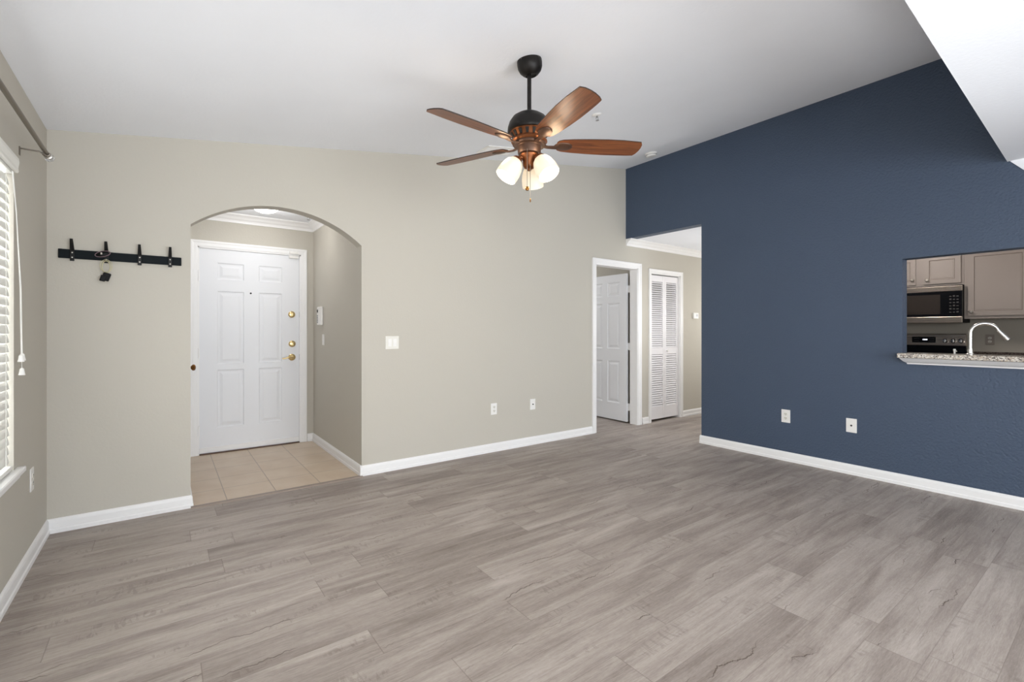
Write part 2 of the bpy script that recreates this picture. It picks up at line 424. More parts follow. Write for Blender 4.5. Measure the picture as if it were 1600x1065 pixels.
# ceilings
bm = bm_new(); prism(bm, [(-.12, ctop(-.12)), (W+.12, ctop(W+.12)), (W+.12, 3.65), (-.12, 3.65)], 'y', -3.7, .12)
struct('ceiling', bm, M['ceiling'], 'white vaulted ceiling sloping up to the blue wall')
bm = bm_new()
prism(bm, [(0, -3.577), (W, -3.437), (W, YB), (0, YB)], 'z', FZ, 3.62)
struct('ceiling', bm, M['ceiling'], 'flat lower white ceiling at the upper right corner')
bm = bm_new()   # small white plaster gusset where the flat ceiling meets the blue wall
prism(bm, [(-3.452, FZ+.01), (-3.452, FZ-.003), (-3.575, FZ-.150), (-3.60, FZ-.158), (-3.625, FZ-.150), (-3.745, FZ-.003), (-3.745, FZ+.01)], 'x', W-.006, W+.001)
struct('trim_1', bm, M['ceiling'], 'white painted edge below the flat ceiling on the blue wall')

# entry alcove
bm = bm_new(); box(bm, AX0-.12, AX0, .12, YD+.12, 0, 2.6); struct('wall_entry_left', bm, M['beige'], 'hidden left side wall of the entry alcove')
bm = bm_new(); box(bm, AX1, AX1+.12, .12, YD+.12, 0, 2.6); struct('wall_entry_right', bm, M['beige'], 'beige right side wall of the entry alcove')
E0, E1, EZ = .852, 1.815, 2.100
bm = bm_new(); box(bm, AX0, E0, YD, YD+.12, 0, 2.6); box(bm, E1, AX1, YD, YD+.12, 0, 2.6); box(bm, E0, E1, YD, YD+.12, EZ, 2.6)
struct('wall_entry_back', bm, M['beige'], 'beige wall around the front door')
bm = bm_new(); box(bm, AX0-.12, AX1+.12, .12, YD+.12, 2.462, 2.6); struct('ceiling', bm, M['ceiling'], 'white ceiling of the entry alcove')

# hall, kitchen, bedroom, closet shells
bm = bm_new(); box(bm, W+.12, 8.4, -1.07, 0, HC, HC+.1); struct('ceiling', bm, M['ceiling'], 'white ceiling of the hallway')
bm = bm_new(); box(bm, W+.12, 8.4, -1.17, -1.07, 0, 2.55); struct('wall_hall_side', bm, M['beige'], 'wall between hallway and kitchen')
bm = bm_new(); box(bm, 8.3, 8.4, -1.07, 0, 0, 2.55); struct('wall_hall_end', bm, M['beige'], 'end wall of the hallway')
bm = bm_new(); box(bm, W+.12, 8.26, -5.3, -1.17, HC, HC+.1); struct('ceiling', bm, M['ceiling'], 'white kitchen ceiling')
bm = bm_new(); box(bm, 8.14, 8.26, -5.3, -1.17, 0, 2.55); struct('wall_kitchen', bm, M['backsplash'], 'grey brown kitchen wall behind the range')
bm = bm_new(); box(bm, W+.12, 8.26, -5.4, -5.3, 0, 2.55); struct('wall_kitchen_end', bm, M['beige'], 'end wall of the kitchen')
bm = bm_new(); box(bm, 3.7, 5.80, .12, 3.7, 2.462, 2.56); struct('ceiling', bm, M['ceiling'], 'ceiling of the room behind the open door')
bm = bm_new(); box(bm, 3.58, 3.7, .12, 3.7, 0, 2.6); box(bm, 3.58, 5.86, 3.6, 3.7, 0, 2.6); box(bm, 5.75, 5.80, .12, 3.7, 0, 2.6)
struct('wall_bedroom', bm, M['beige'], 'walls of the room behind the open door')
bm = bm_new(); box(bm, 5.80, 6.75, .65, .75, 0, 2.6); box(bm, 6.70, 6.80, .12, .75, 0, 2.6); box(bm, 5.80, 6.8, .12, .75, 2.5, 2.6); struct('wall_closet', bm, M['beige'], 'inside of the louvred closet')

# ---------------------------------------------------------------- baseboards
def base_run(name, p, q, label):
    """baseboard along p->q on the floor; room on the left-hand side of p->q"""
    p = Vector((p[0], p[1], 0)); q = Vector((q[0], q[1], 0)); d = (q-p); L_ = d.length; d.normalize(); n = Vector((-d.y, d.x, 0))
    prof = [(0, 0), (.017, 0), (.017, .022), (.012, .028), (.012, .066), (.009, .078), (.004, .086), (0, .088)]
    bm = bm_new()
    A = [bm.verts.new(p+n*a+Vector((0, 0, z))) for a, z in prof]; B = [bm.verts.new(q+n*a+Vector((0, 0, z))) for a, z in prof]
    bm.faces.new(A); bm.faces.new(B[::-1])
    for i in range(len(prof)):
        j = (i+1) % len(prof); bm.faces.new((A[j], A[i], B[i], B[j]))
    return struct(name, bm, M['trim'], label)
base_run('baseboard_left', (0, 0), (0, YB), 'white baseboard under the window wall')
base_run('baseboard_back', (AX0+.0, 0), (0, 0), 'white baseboard under the coat hooks')
base_run('baseboard_back', (D0-.066, 0), (AX1-.015, 0), 'white baseboard between arch and hall door')
base_run('baseboard_back', (K0-.055, 0), (D1+.09, 0), 'short white baseboard between the two hall doors')
base_run('baseboard_back', (8.3, 0), (K1+.055, 0), 'white baseboard at the end of the hallway')
base_run('baseboard_right', (W, YB), (W, -1.07+.017), 'white baseboard under the navy wall')
base_run('baseboard_right', (W, -1.07), (W+.3, -1.07), 'white baseboard return at the blue wall corner')
base_run('baseboard_entry', (AX1, -.015), (AX1, YD), 'white baseboard on the right side of the entry')
base_run('baseboard_entry', (AX1, YD), (E1+.07, YD), 'short white baseboard beside the front door')
base_run('baseboard_entry', (AX0, YD), (AX0, .0), 'white baseboard on the left side of the entry')

# threshold strip between tile and planks
bm = bm_new(); prism(bm, [(-.045, 0), (-.036, .007), (-.004, .009), (.006, .004), (.006, -.001), (-.045, -.001)], 'x', AX0+.0, AX1)
struct('trim_2', bm, mat('threshold_vinyl', (150, 136, 126), .4, var=(9, .08)), 'grey brown transition strip between tile and planks')

# ---------------------------------------------------------------- crown mouldings
def crown(name, p, q, z, label, s=.085, ext0=0, ext1=0, m0=0, m1=0):
    p = Vector((p[0], p[1], 0)); q = Vector((q[0], q[1], 0)); d = (q-p).normalized(); n = Vector((-d.y, d.x, 0))
    prof = [(0, z), (s, z), (s, z-.012), (s*.86, z-.018), (s*.62, z-.03), (s*.42, z-.048), (s*.22, z-.060), (s*.14, z-.074), (s*.12, z-.085), (0, z-.088)]
    bm = bm_new()
    A = [bm.verts.new(p+n*a+d*(a*m0)+Vector((0, 0, h))) for a, h in prof]; B = [bm.verts.new(q+n*a-d*(a*m1)+Vector((0, 0, h))) for a, h in prof]
    bm.faces.new(A); bm.faces.new(B[::-1])
    for i in range(len(prof)):
        j = (i+1) % len(prof); bm.faces.new((A[j], A[i], B[i], B[j]))
    return struct(name, bm, M['trim'], label)
crown('trim_3', (8.3, 0), (W+.004, 0), HC, 'white crown moulding along the hallway ceiling')
crown('trim_4', (AX1, YD), (AX0, YD), 2.462, 'white crown moulding above the front door', .075, m0=1)
crown('trim_5', (AX1, .12), (AX1, YD), 2.462, 'white crown moulding on the right of the entry', .075, m1=1)

# ---------------------------------------------------------------- door casings (y = plane of wall face, room side is -y)
def casing(name, x0, x1, z, y, w_, label, depth=.12, d=.018):
    t = thing(name, label, 'door frame', ((x0+x1)/2, y, 0), kind='structure')
    cx = (x0+x1)/2
    prof = [(0, 0), (0, .009), (w_*.18, .012), (w_*.55, .013), (w_*.75, d), (w_, d), (w_, 0)]   # distance from opening edge, thickness
    bm = bm_new()
    rings = []
    for a, th in prof:
        rings.append([bm.verts.new(v) for v in ((x0-a-cx, -th, 0), (x0-a-cx, -th, z+a), (x1+a-cx, -th, z+a), (x1+a-cx, -th, 0))])
    for A, B in zip(rings, rings[1:]):
        for i in range(3): bm.faces.new((A[i], A[i+1], B[i+1], B[i]))
    for k in (0, 3): bm.faces.new([r[k] for r in rings])
    obj('casing', bm, M['trim'], t)
    bm = bm_new(); j = .012
    box(bm, x0-cx-.001, x0-cx+j, -.002, depth, 0, z); box(bm, x1-cx-j, x1-cx+.001, -.002, depth, 0, z); box(bm, x0-cx, x1-cx, -.002, depth, z-j, z+.001)
    obj('jamb', bm, M['trim'], t)
    return t
casing('trim_6', E0, E1, EZ, YD, .062, 'white casing around the front door')
hc = casing('trim_7', D0, D1, DZ, 0, .066, 'white casing around the open hall door')
casing('trim_8', K0, K1, KZ, 0, .052, 'white casing around the louvred closet door')

# ---------------------------------------------------------------- panel doors
def panel_slab(w_, h, t, cols, rows):
    """slab in XZ, x 0..w, front face y=0 (facing -y), back y=t, moulded panels on both faces"""
    bm = bm_new()
    xs = [0]; 
    for a, b in cols: xs += [a, b]
    xs.append(w_); zs = [0]
    for a, b in rows: zs += [a, b]
    zs.append(h)
    for side in (0, 1):
        y0 = 0 if side == 0 else t; s = 1 if side == 0 else -1
        for i in range(len(xs)-1):
            for k in range(len(zs)-1):
                xa, xb, za, zb = xs[i], xs[i+1], zs[k], zs[k+1]
                if i % 2 == 1 and k % 2 == 1:
                    lv = [(0, 0), (.007, .0075), (.016, .0085), (.024, .008), (.046, .002), (.05, .0015)]
                    prev = None
                    for ins, dep in lv:
                        q = [bm.verts.new(v) for v in ((xa+ins, y0+s*dep, za+ins), (xb-ins, y0+s*dep, za+ins), (xb-ins, y0+s*dep, zb-ins), (xa+ins, y0+s*dep, zb-ins))]
                        if prev:
                            for e in range(4): bm.faces.new((prev[e], prev[(e+1) % 4], q[(e+1) % 4], q[e]))
                        prev = q
                    bm.faces.new(prev)
                else:
                    bm.faces.new([bm.verts.new(v) for v in ((xa, y0, za), (xb, y0, za), (xb, y0, zb), (xa, y0, zb))])
    for p in (((0, 0, 0), (0, t, 0), (0, t, h), (0, 0, h)), ((w_, 0, 0), (w_, t, 0), (w_, t, h), (w_, 0, h)), ((0, 0, 0), (w_, 0, 0), (w_, t, 0), (0, t, 0)), ((0, 0, h), (w_, 0, h), (w_, t, h), (0, t, h))):
        bm.faces.new([bm.verts.new(v) for v in p])
    bmesh.ops.remove_doubles(bm, verts=bm.verts[:], dist=.0001)
    return bm
def six_cols(w_, m, g): a = (w_-2*m-g)/2; return [(m, m+a), (m+a+g, w_-m)]

# front door
fw = .938
t = thing('door_1', 'white six-panel front door with brass locks', 'door', (.864, YD+.012, .004), kind='structure')
obj('slab', panel_slab(fw, 2.082, .042, [(.155, .395), (.535, .760)], [(.255, .845), (.905, 1.655), (1.775, 1.945)]), M['door'], t)
bm = bm_new(); box(bm, .002, fw-.002, -.008, 0, .012, .062); box(bm, .002, fw-.002, -.012, 0, .055, .064)
obj('door_sweep', bm, M['trim'], t, bevel=.002)
for z in (.24, 1.02, 1.80):
    bm = bm_new(); box(bm, -.012, .004, -.020, -.004, z-.05, z+.05); cyl(bm, (-.006, -.020, z-.052), (-.006, -.020, z+.052), .006, 10)
    obj('hinge', bm, M['trim'], t)
def deadbolt(x, z, face):
    bm = bm_new(); m4 = Matrix.Translation((x, 0, z)) @ Matrix.Rotation(PI/2, 4, 'X')
    lathe(bm, [(.036, 0), (.036, .006), (.032, .012), (.022, .016), (.0, .017)], 28, m4)
    o = obj('deadbolt', bm, M['brass'], t, smooth=True); o['label'] = 'round brass deadbolt'
    bm = bm_new()
    if face == 'turn': box(bm, x-.006, x+.006, -.036, -.014, z-.017, z+.017); obj('thumb_turn', bm, M['brass'], o, bevel=.002)
    else:
        lathe(bm, [(.018, .0), (.018, .022), (.012, .026), (0, .027)], 20, m4); obj('cylinder_face', bm, M['brass'], o, smooth=True)
deadbolt(1.724-.864, 1.429, 'turn'); deadbolt(1.728-.864, 1.102, 'turn')
bm = bm_new(); kx, kz = 1.726-.864, .953; m4 = Matrix.Translation((kx, 0, kz)) @ Matrix.Rotation(PI/2, 4, 'X')
lathe(bm, [(.037, 0), (.037, .006), (.030, .012), (.016, .016), (.013, .04), (.017, .05), (.0, .055)], 28, m4)
tube(bm, [(kx, -.046, kz), (kx-.03, -.052, kz+.004), (kx-.06, -.052, kz-.004), (kx-.09, -.05, kz-.012), (kx-.105, -.047, kz-.008)], [.011, .010, .008, .007, .008], 12)
lv = obj('door_lever', bm, M['brass'], t, smooth=True); lv['label'] = 'brass door lever'
bm = bm_new(); lathe(bm, [(.009, 0), (.009, .004), (.005, .006), (0, .006)], 16, Matrix.Translation((1.322-.864, 0, 1.645)) @ Matrix.Rotation(PI/2, 4, 'X'))
obj('peephole', bm, M['dark'], t, smooth=True)
for z in (1.429, .953):
    bm = bm_new(); box(bm, fw+.0, fw+.009, -.008, .01, z-.032, z+.032); obj('strike_plate', bm, M['grey_metal'], t)
bm = bm_new(); box(bm, fw-.11, fw-.012, -.030, -.0005, 2.053, 2.080); o = obj('magnetic_contact', bm, M['plastic'], t, bevel=.003)
bm = bm_new(); box(bm, fw-.105, fw-.015, -.040, -.022, 2.100, 2.125)
tag(obj('door_sensor', bm, M['plastic'], bevel=.003), 'small white alarm sensor on the casing top right of the front door', 'sensor').location = (.864, YD+.012, .004)
# dark threshold under the front door
bm = bm_new(); box(bm, E0+.012, E1-.012, YD-.012, YD+.11, -.001, .010); struct('trim_9', bm, M['brown_metal'], 'dark metal sill under the front door', bevel=.003)

# closet door hidden on the alcove's left side: only its knob shows past the arch edge
t = thing('door_4', 'closet door on the left side of the entry, seen by its brass knob', 'door', (AX0, .95, .01), kind='structure')
o = obj('slab', panel_slab(.61, 2.02, .02, six_cols(.61, .10, .08), [(.24, .82), (.92, 1.58), (1.68, 1.9)]), M['door'], t); o.rotation_euler = (0, 0, PI/2); o.location = (.012, 0, 0)
bm = bm_new(); lathe(bm, [(.030, 0), (.030, .004), (.012, .010), (.011, .025), (.024, .034), (.028, .045), (.024, .056), (.010, .062), (0, .063)], 28, Matrix.Translation((.014, .07, .914)) @ Matrix.Rotation(PI/2, 4, 'Y'))
o = obj('door_knob', bm, M['old_brass'], t, smooth=True); o['label'] = 'antique brass door knob'

# open six-panel hall door, hinged on the right jamb, swung into the far room
t = thing('door_2', 'white six-panel hall door standing open into the next room', 'door', (5.655, .172, .018), (0, 0, math.radians(89.2)), kind='structure')
o = obj('slab', panel_slab(.785, 2.012, .035, six_cols(.785, .118, .10), [(.235, .815), (.985, 1.615), (1.715, 1.905)]), M['door'], t)
o.location = (0, -.0, 0)
# face y=0 local must face -X world: local -y -> world +x ; use the back face
o.location = (0, 0, 0)
for z in (.20, 1.02, 1.80):
    bm = bm_new(); box(bm, -.038, .002, .002, .006, z-.048, z+.048); cyl(bm, (-.018, -.002, z-.05), (-.018, -.002, z+.05), .006, 10)
    obj('hinge', bm, M['trim'], t)
bm = bm_new(); m4 = Matrix.Translation((.72, .035, .93)) @ Matrix.Rotation(-PI/2, 4, 'X')
lathe(bm, [(.030, 0), (.030, .004), (.012, .010), (.011, .025), (.024, .034), (.028, .045), (.0, .06)], 24, m4); obj('door_knob', bm, M['brass'], t, smooth=True)

# louvred bifold closet door
t = thing('door_3', 'white louvred bifold closet door with a small white knob', 'door', (K0+.014, .022, .03), kind='structure')
lw = (K1-K0-.034)/2
for k in range(2):
    bm = bm_new(); x0 = k*(lw+.004); st = .038 if k == 0 else .038
    H_ = 1.99
    box(bm, x0, x0+st, 0, .028, 0, H_); box(bm, x0+lw-st, x0+lw, 0, .028, 0, H_)
    for za, zb in ((0, .165), (.895, .985), (1.905, H_)): box(bm, x0+st, x0+lw-st, .002, .026, za, zb)
    for za, zb in ((.165, .895), (.985, 1.905)):
        n = int(round((zb-za)/.030))
        for i in range(n):
            z = za+(i+.5)*(zb-za)/n
            prism(bm, [(.0015, z-.0125), (.006, z-.0135), (.027, z+.009), (.0225, z+.0115)], 'x', x0+st-.001, x0+lw-st+.001)
    obj('leaf', bm, M['louver'], t)
bm = bm_new(); lathe(bm, [(.010, 0), (.009, .012), (.017, .022), (.017, .030), (0, .034)], 20, Matrix.Translation((lw+.02+.03, 0, .94)) @ Matrix.Rotation(PI/2, 4, 'X'))
obj('door_knob', bm, M['plastic'], t, smooth=True)
bm = bm_new(); box(bm, 0, 2*lw+.004, .0, .03, 1.997, 2.006); obj('track', bm, M['grey_metal'], t)

# ---------------------------------------------------------------- left window, blinds, sill, curtain rod
t = thing('window_1', 'window in the left wall behind white blinds', 'window', (-.09, (WY0+WY1)/2, WZ0), kind='structure')
hw = (WY1-WY0)/2; hh = WZ1-WZ0
bm = bm_new()
for a in ((-hw, -hw+.05), (hw-.05, hw), (-.03, .03)): box(bm, -.03, .02, a[0], a[1], 0, hh)
box(bm, -.03, .02, -hw, hw, 0, .05); box(bm, -.03, .02, -hw, hw, hh-.05, hh); box(bm, -.02, .015, -hw, hw, hh/2-.02, hh/2+.02)
obj('window_frame', bm, M['outside'], t)
gm = bpy.data.materials.new('clear_pane'); gm.use_nodes = True
nt = gm.node_tree; nt.nodes.clear(); out = N(nt, 'ShaderNodeOutputMaterial'); tr = N(nt, 'ShaderNodeBsdfTransparent'); gl = N(nt, 'ShaderNodeBsdfGlossy'); gl.inputs['Roughness'].default_value = .02
fr = N(nt, 'ShaderNodeFresnel'); fr.inputs[0].default_value = 1.45; mx = N(nt, 'ShaderNodeMixShader'); nt.links.new(fr.outputs[0], mx.inputs[0]); nt.links.new(tr.outputs[0], mx.inputs[1]); nt.links.new(gl.outputs[0], mx.inputs[2]); nt.links.new(mx.outputs[0], out.inputs[0])
bm = bm_new(); box(bm, -.006, -.002, -hw+.05, hw-.05, .05, hh-.05); obj('window_pane', bm, gm, t)

bm = bm_new(); prism(bm, [(-.11, 0), (.026, 0), (.030, -.006), (.030, -.022), (.024, -.026), (.012, -.030), (.008, -.055), (0, -.062), (0, -.03), (-.11, -.03)], 'y', WY0-.04, WY1+.075)
struct('trim_10', bm, M['trim'], 'white window sill on the left wall').location = (0, 0, WZ0+.004)

BX = -.018
t = thing('window_blinds', 'white horizontal slat blinds in the left window', 'blinds', (BX, (WY0+WY1)/2, WZ0+.006))
y0, y1 = -hw+.012, hw-.016
bm = bm_new(); box(bm, -.028, .017, y0, y1, hh-.065, hh-.02); obj('headrail', bm, M['blind'], t)
bm = bm_new()
prism(bm, [(.024, hh-.052), (.030, hh-.052), (.034, hh-.046), (.032, hh-.03), (.036, hh-.0), (.034, hh+.018), (.028, hh+.022), (.020, hh+.022), (.020, hh-.052)], 'y', y0-.03, y1+.024)
obj('valance', bm, M['blind'], t)
ns = 31; step = (hh-.075-.04)/ns
for i in range(ns):
    z = .04+(i+.5)*step; bm = bm_new()
    a = math.radians(77); c_, s_ = math.cos(a), math.sin(a); r = .025; pts = []
    for u in (-1, -.5, 0, .5, 1):
        px = u*r; pz = .0016*(1-u*u); pts.append((px*c_+pz*s_, z-px*s_+pz*c_))
    for u in (1, .5, 0, -.5, -1):
        px = u*r; pz = .0016*(1-u*u)-.0028; pts.append((px*c_+pz*s_, z-px*s_+pz*c_))
    prism(bm, pts, 'y', y0, y1); obj('slat', bm, M['blind'], t)
bm = bm_new(); box(bm, -.016, .016, y0, y1, .004, .024); obj('bottom_rail', bm, M['blind'], t, bevel=.003)
bm = bm_new()
for yy in (y1-.10, y1-.60, y0+.60, y0+.10):
    for xx in (-.014, .014): cyl(bm, (xx, yy, .01), (xx, yy, hh-.06), .0012, 6)
obj('ladder_cord', bm, M['blind'], t)
# pull cords with tassels
for k, (dy, zb) in enumerate(((-.045, .52), (-.020, .525), (-.030, .455))):
    bm = bm_new(); yy = y1+.012+dy+.03; xx = .046
    tube(bm, [(.024, y1-.05+.01*k, hh-.06), (.034, y1-.03+.005*k, hh-.25), (xx-.004, yy, hh-.6), (xx, yy, zb+.03)], .0012, 6)
    co = obj('lift_cord', bm, M['blind'], t)
    bm = bm_new(); lathe(bm, [(.003, .035), (.008, .03), (.010, .015), (.013, 0), (.0, 0)], 14, Matrix.Translation((xx, yy, zb)))
    obj('tassel', bm, M['plastic'], co, smooth=True)

# curtain rod
t = thing('curtain_rod', 'pewter curtain rod with clear finial above the left window', 'curtain rod', (0, -.68, 2.163))
bm = bm_new(); cyl(bm, (.079, .165, .030), (.079, -2.5, .030), .0105, 18); obj('rod', bm, M['rod'], t, smooth=True)
for yy in (0, -2.2):
    bm = bm_new(); box(bm, 0, .004, yy-.008, yy+.008, -.035, .008); tube(bm, [(.002, yy, 0), (.04, yy, -.001), (.072, yy, -.001), (.079, yy+.09, .012), (.079, yy+.12, .018)], .004, 8)
    tube(bm, [(.064, yy+.12, .03), (.068, yy+.12, .018), (.079, yy+.12, .016), (.090, yy+.12, .018), (.094, yy+.12, .030)], .004, 8)
    obj('bracket', bm, M['rod'], t, smooth=True)
bm = bm_new(); m4 = Matrix.Translation((.079, .165, .030)) @ Matrix.Rotation(-PI/2, 4, 'X')
lathe(bm, [(.0125, 0), (.018, .002), (.018, .010), (.012, .014), (.015, .018), (.015, .024), (0, .026)], 20, m4); fn = obj('finial_collar', bm, M['nickel'], t, smooth=True)
bm = bm_new(); lathe(bm, [(.008, .024), (.019, .030), (.023, .042), (.019, .056), (.0, .062)], 8, m4); o = obj('finial', bm, M['crystal'], t); o['label'] = 'clear crystal finial'

# ---------------------------------------------------------------- coat rack and keys
t = thing('coat_rack', 'black wall board with four upright pegs left of the arch', 'coat rack', (.366, 0, 1.733))
bm = bm_new(); box(bm, -.313, .313, -.016, -.0002, -.028, .028); obj('board', bm, M['board'], t, bevel=.002)
for x in (.118, .281, .450, .615):
    xx = x-.366; bm = bm_new()
    pr = [(-.016, -.046), (-.028, -.046), (-.030, -.02), (-.026, .022), (-.074, .098), (-.084, .096), (-.072, .064), (-.048, .022), (-.042, -.02)]
    prof = [(-.016, -.044), (-.024, -.044), (-.024, .020), (-.062, .088), (-.054, .092), (-.016, .030)]
    prism(bm, prof, 'x', xx-.0105, xx+.0105)
    for v in bm.verts:
        if v.co.z > .05: v.co.x = xx+(v.co.x-xx)*.68
    pg = obj('peg', bm, M['black_metal'], t, bevel=.0015)
    for z in (.008, -.022):
        bm = bm_new(); lathe(bm, [(.0042, 0), (.0042, .002), (0, .003)], 10, Matrix.Translation((xx, -.024, z)) @ Matrix.Rotation(PI/2, 4, 'X')); obj('screw', bm, M['nickel'], pg)
# keys: black fob on a pale wire loop hung from the second peg
t = thing('key_ring', 'black key fob on a pale wire loop hanging below the second peg', 'keys', (.281, -.034, 1.735))
bm = bm_new()
tube(bm, [(.020*math.cos(a)+.0, -.004, -.072+.038*math.sin(a)) for a in [2*PI*i/24 for i in range(24)]], .0024, 8, True)
tube(bm, [(.030*math.cos(a), -.001, -.066+.040*math.sin(a)) for a in [2*PI*i/24 for i in range(24)]], .0016, 8, True)
obj('ring', bm, M['pale_wire'], t, smooth=True)
bm = bm_new(); box(bm, -.020, .020, -.008, .008, -.052, .0); o = obj('fob', bm, M['black_fob'], t, bevel=.005); o.location = (.008, -.006, -.112); o.rotation_euler = (0, math.radians(18), 0)
bm = bm_new(); box(bm, -.014, .014, -.006, .006, -.040, .0); o = obj('fob', bm, M['black_fob'], t, bevel=.004); o.location = (-.010, -.012, -.128); o.rotation_euler = (0, math.radians(14), 0)
t = thing('key_pouch', 'small black oval key pouch with mauve cord looped over the second peg', 'pouch', (.268, -.046, 1.742))
bm = bm_new(); lathe(bm, [(0, -.009), (.018, -.008), (.025, -.003), (.025, .003), (.018, .008), (0, .009)], 28, Matrix.Rotation(math.radians(-14), 4, 'Y') @ Matrix.Diagonal((1.25, 1, .8, 1)) @ Matrix.Rotation(PI/2, 4, 'X'))
obj('pouch', bm, M['black_fob'], t, smooth=True)
bm = bm_new(); tube(bm, [(.037*math.cos(a)-.002, -.011, .018*math.sin(a)+.010*math.cos(a)) for a in [2*PI*i/28 for i in range(28)]], .0022, 8, True)
obj('cord', bm, M['pink'], t, smooth=True)
bm = bm_new(); box(bm, -.012, -.004, -.022, -.010, -.005, .008); obj('clasp', bm, M['nickel'], t, bevel=.001)

# ---------------------------------------------------------------- wall plates (local: plate in XZ, facing -y)
def plate(name, label, cat, loc, rz, kind, w_=.072, h=.117):
    t = thing(name, label, cat, loc, (0, 0, rz))
    mm = M['offwhite'] if kind == 'switch2' else M['plastic']
    bm = bm_new(); box(bm, -w_/2, w_/2, -.006, .0, -h/2, h/2); obj('cover_plate', bm, mm, t, bevel=.003)
    if kind == 'outlet':
        for z in (.020, -.020):
            bm = bm_new(); lathe(bm, [(.0165, 0), (.0165, .003), (0, .003)], 20, Matrix.Translation((0, -.006, z)) @ Matrix.Diagonal((1, 1, .85, 1)) @ Matrix.Rotation(PI/2, 4, 'X')); rc = obj('receptacle', bm, M['offwhite'], t)
            bm = bm_new()
            for x in (-.006, .006): box(bm, x-.0012, x+.0012, -.0096, -.0088, z-.001, z+.008)
            cyl(bm, (0, -.0096, z-.008), (0, -.0088, z-.008), .0026, 10); obj('slots', bm, M['dark'], rc)
    if kind == 'coax':
        bm = bm_new(); lathe(bm, [(.0075, 0), (.0075, .003), (.0048, .003), (.0048, .010), (0, .010)], 12, Matrix.Translation((0, -.006, 0)) @ Matrix.Rotation(PI/2, 4, 'X')); o = obj('coax_jack', bm, M['dark'], t)
    if kind == 'phone':
        bm = bm_new(); box(bm, -.008, .008, -.008, -.0055, -.008, .008); obj('jack', bm, M['grey_metal'], t)
    if kind in ('switch2', 'switch1'):
        for x in ((-.023, .023) if kind == 'switch2' else (0,)):
            bm = bm_new(); prism(bm, [(-.006, -.034), (-.0075, -.034), (-.0115, -.0), (-.0085, .034), (-.006, .034)], 'x', x-.0165, x+.0165); obj('rocker', bm, M['plastic'] if kind == 'switch2' else mm, t)
    return t
plate('light_switch', 'double rocker light switch on the beige wall right of the arch', 'light switch', (2.226, 0, 1.145), 0, 'switch2', .126, .117)
plate('wall_outlet', 'white outlet low on the beige wall, the left one of the pair', 'outlet', (3.329, 0, .442), 0, 'outlet', .074, .118)
plate('cable_jack_plate', 'white cable jack plate low on the beige wall beside the hall door', 'wall plate', (3.845, 0, .443), 0, 'coax', .074, .118)
plate('wall_outlet', 'white outlet on the blue wall, nearer the hallway', 'outlet', (W, -1.957, .430), -PI/2, 'outlet', .080, .124)
plate('cable_jack_plate', 'white cable jack plate on the blue wall below the kitchen opening', 'wall plate', (W, -2.495, .426), -PI/2, 'coax', .080, .122)
plate('wall_outlet', 'white outlet on the left wall beside the window sill', 'outlet', (0, -.42, .442), PI/2, 'outlet', .075, .125)
plate('light_switch', 'single white switch below the intercom in the entry', 'light switch', (AX1, 1.205, 1.155), -PI/2, 'switch1', .070, .115)

# intercom handset in the entry
t = thing('intercom', 'white wall intercom panel with dark buttons in the entry', 'intercom', (AX1, 1.285, 1.41), (0, 0, -PI/2))
bm = bm_new(); box(bm, -.075, .075, -.030, 0, -.10, .10); obj('housing', bm, M['plastic'], t, bevel=.010, bseg=3)
bm = bm_new(); box(bm, -.060, -.030, -.033, -.028, .04, .07); obj('speaker_grille', bm, M['dark'], t)
for i in range(5):
    bm = bm_new(); box(bm, -.062, -.028, -.033, -.028, -.075+i*.018, -.063+i*.018); obj('button', bm, M['grey_metal'], t)

# thermostat
t = thing('thermostat', 'small white thermostat on the hallway wall beside the blue wall', 'thermostat', (6.965, 0, 1.475))
bm = bm_new(); box(bm, -.062, .062, -.026, 0, -.045, .045); obj('housing', bm, M['plastic'], t, bevel=.006)
bm = bm_new(); box(bm, -.005, .045, -.028, -.024, -.015, .025); o = obj('screen', bm, M['grey_metal'], t)

# ---------------------------------------------------------------- ceiling fittings on the vault
slope = Matrix.Rotation(-math.atan(SL), 4, 'Y')
rotv = slope.to_euler()
t = thing('smoke_detector', 'round white smoke detector on the vaulted ceiling near the blue wall', 'smoke detector', (5.10, -.62, ctop(5.10)), rotv)
bm = bm_new(); lathe(bm, [(.068, 0), (.068, -.012), (.060, -.020), (.056, -.036), (.040, -.042), (0, -.042)], 32); obj('housing', bm, M['plastic'], t, smooth=True)
bm = bm_new(); lathe(bm, [(.0625, -.019), (.0625, -.023), (.058, -.023), (.058, -.019)], 32, cap=False); obj('vent_ring', bm, M['grey_metal'], t)
def sprinkler(loc, rot, label):
    t = thing('fire_sprinkler', label, 'sprinkler', loc, rot)
    bm = bm_new(); lathe(bm, [(.040, 0), (.040, -.003), (.028, -.010), (.014, -.012), (0, -.012)], 24); obj('escutcheon', bm, M['plastic'], t, smooth=True)
    bm = bm_new(); cyl(bm, (0, 0, -.010), (0, 0, -.026), .006, 10); tube(bm, [(-.010, 0, -.022), (-.010, 0, -.040), (0, 0, -.048), (.010, 0, -.040), (.010, 0, -.022)], .002, 6); lathe(bm, [(.014, -.048), (.014, -.050), (0, -.050)], 16)
    obj('head', bm, M['grey_metal'], t)
    return t
sprinkler((3.46, -1.32, ctop(3.46)), rotv, 'white fire sprinkler on the vaulted ceiling beside the fan blade')
sprinkler((1.797, 1.20, 2.462), (0, 0, 0), 'white fire sprinkler on the entry ceiling behind the arch')
t = thing('air_vent', 'white ceiling air register partly behind the left fan blade', 'air vent', (3.18, -.30, ctop(3.18)), rotv)
bm = bm_new()
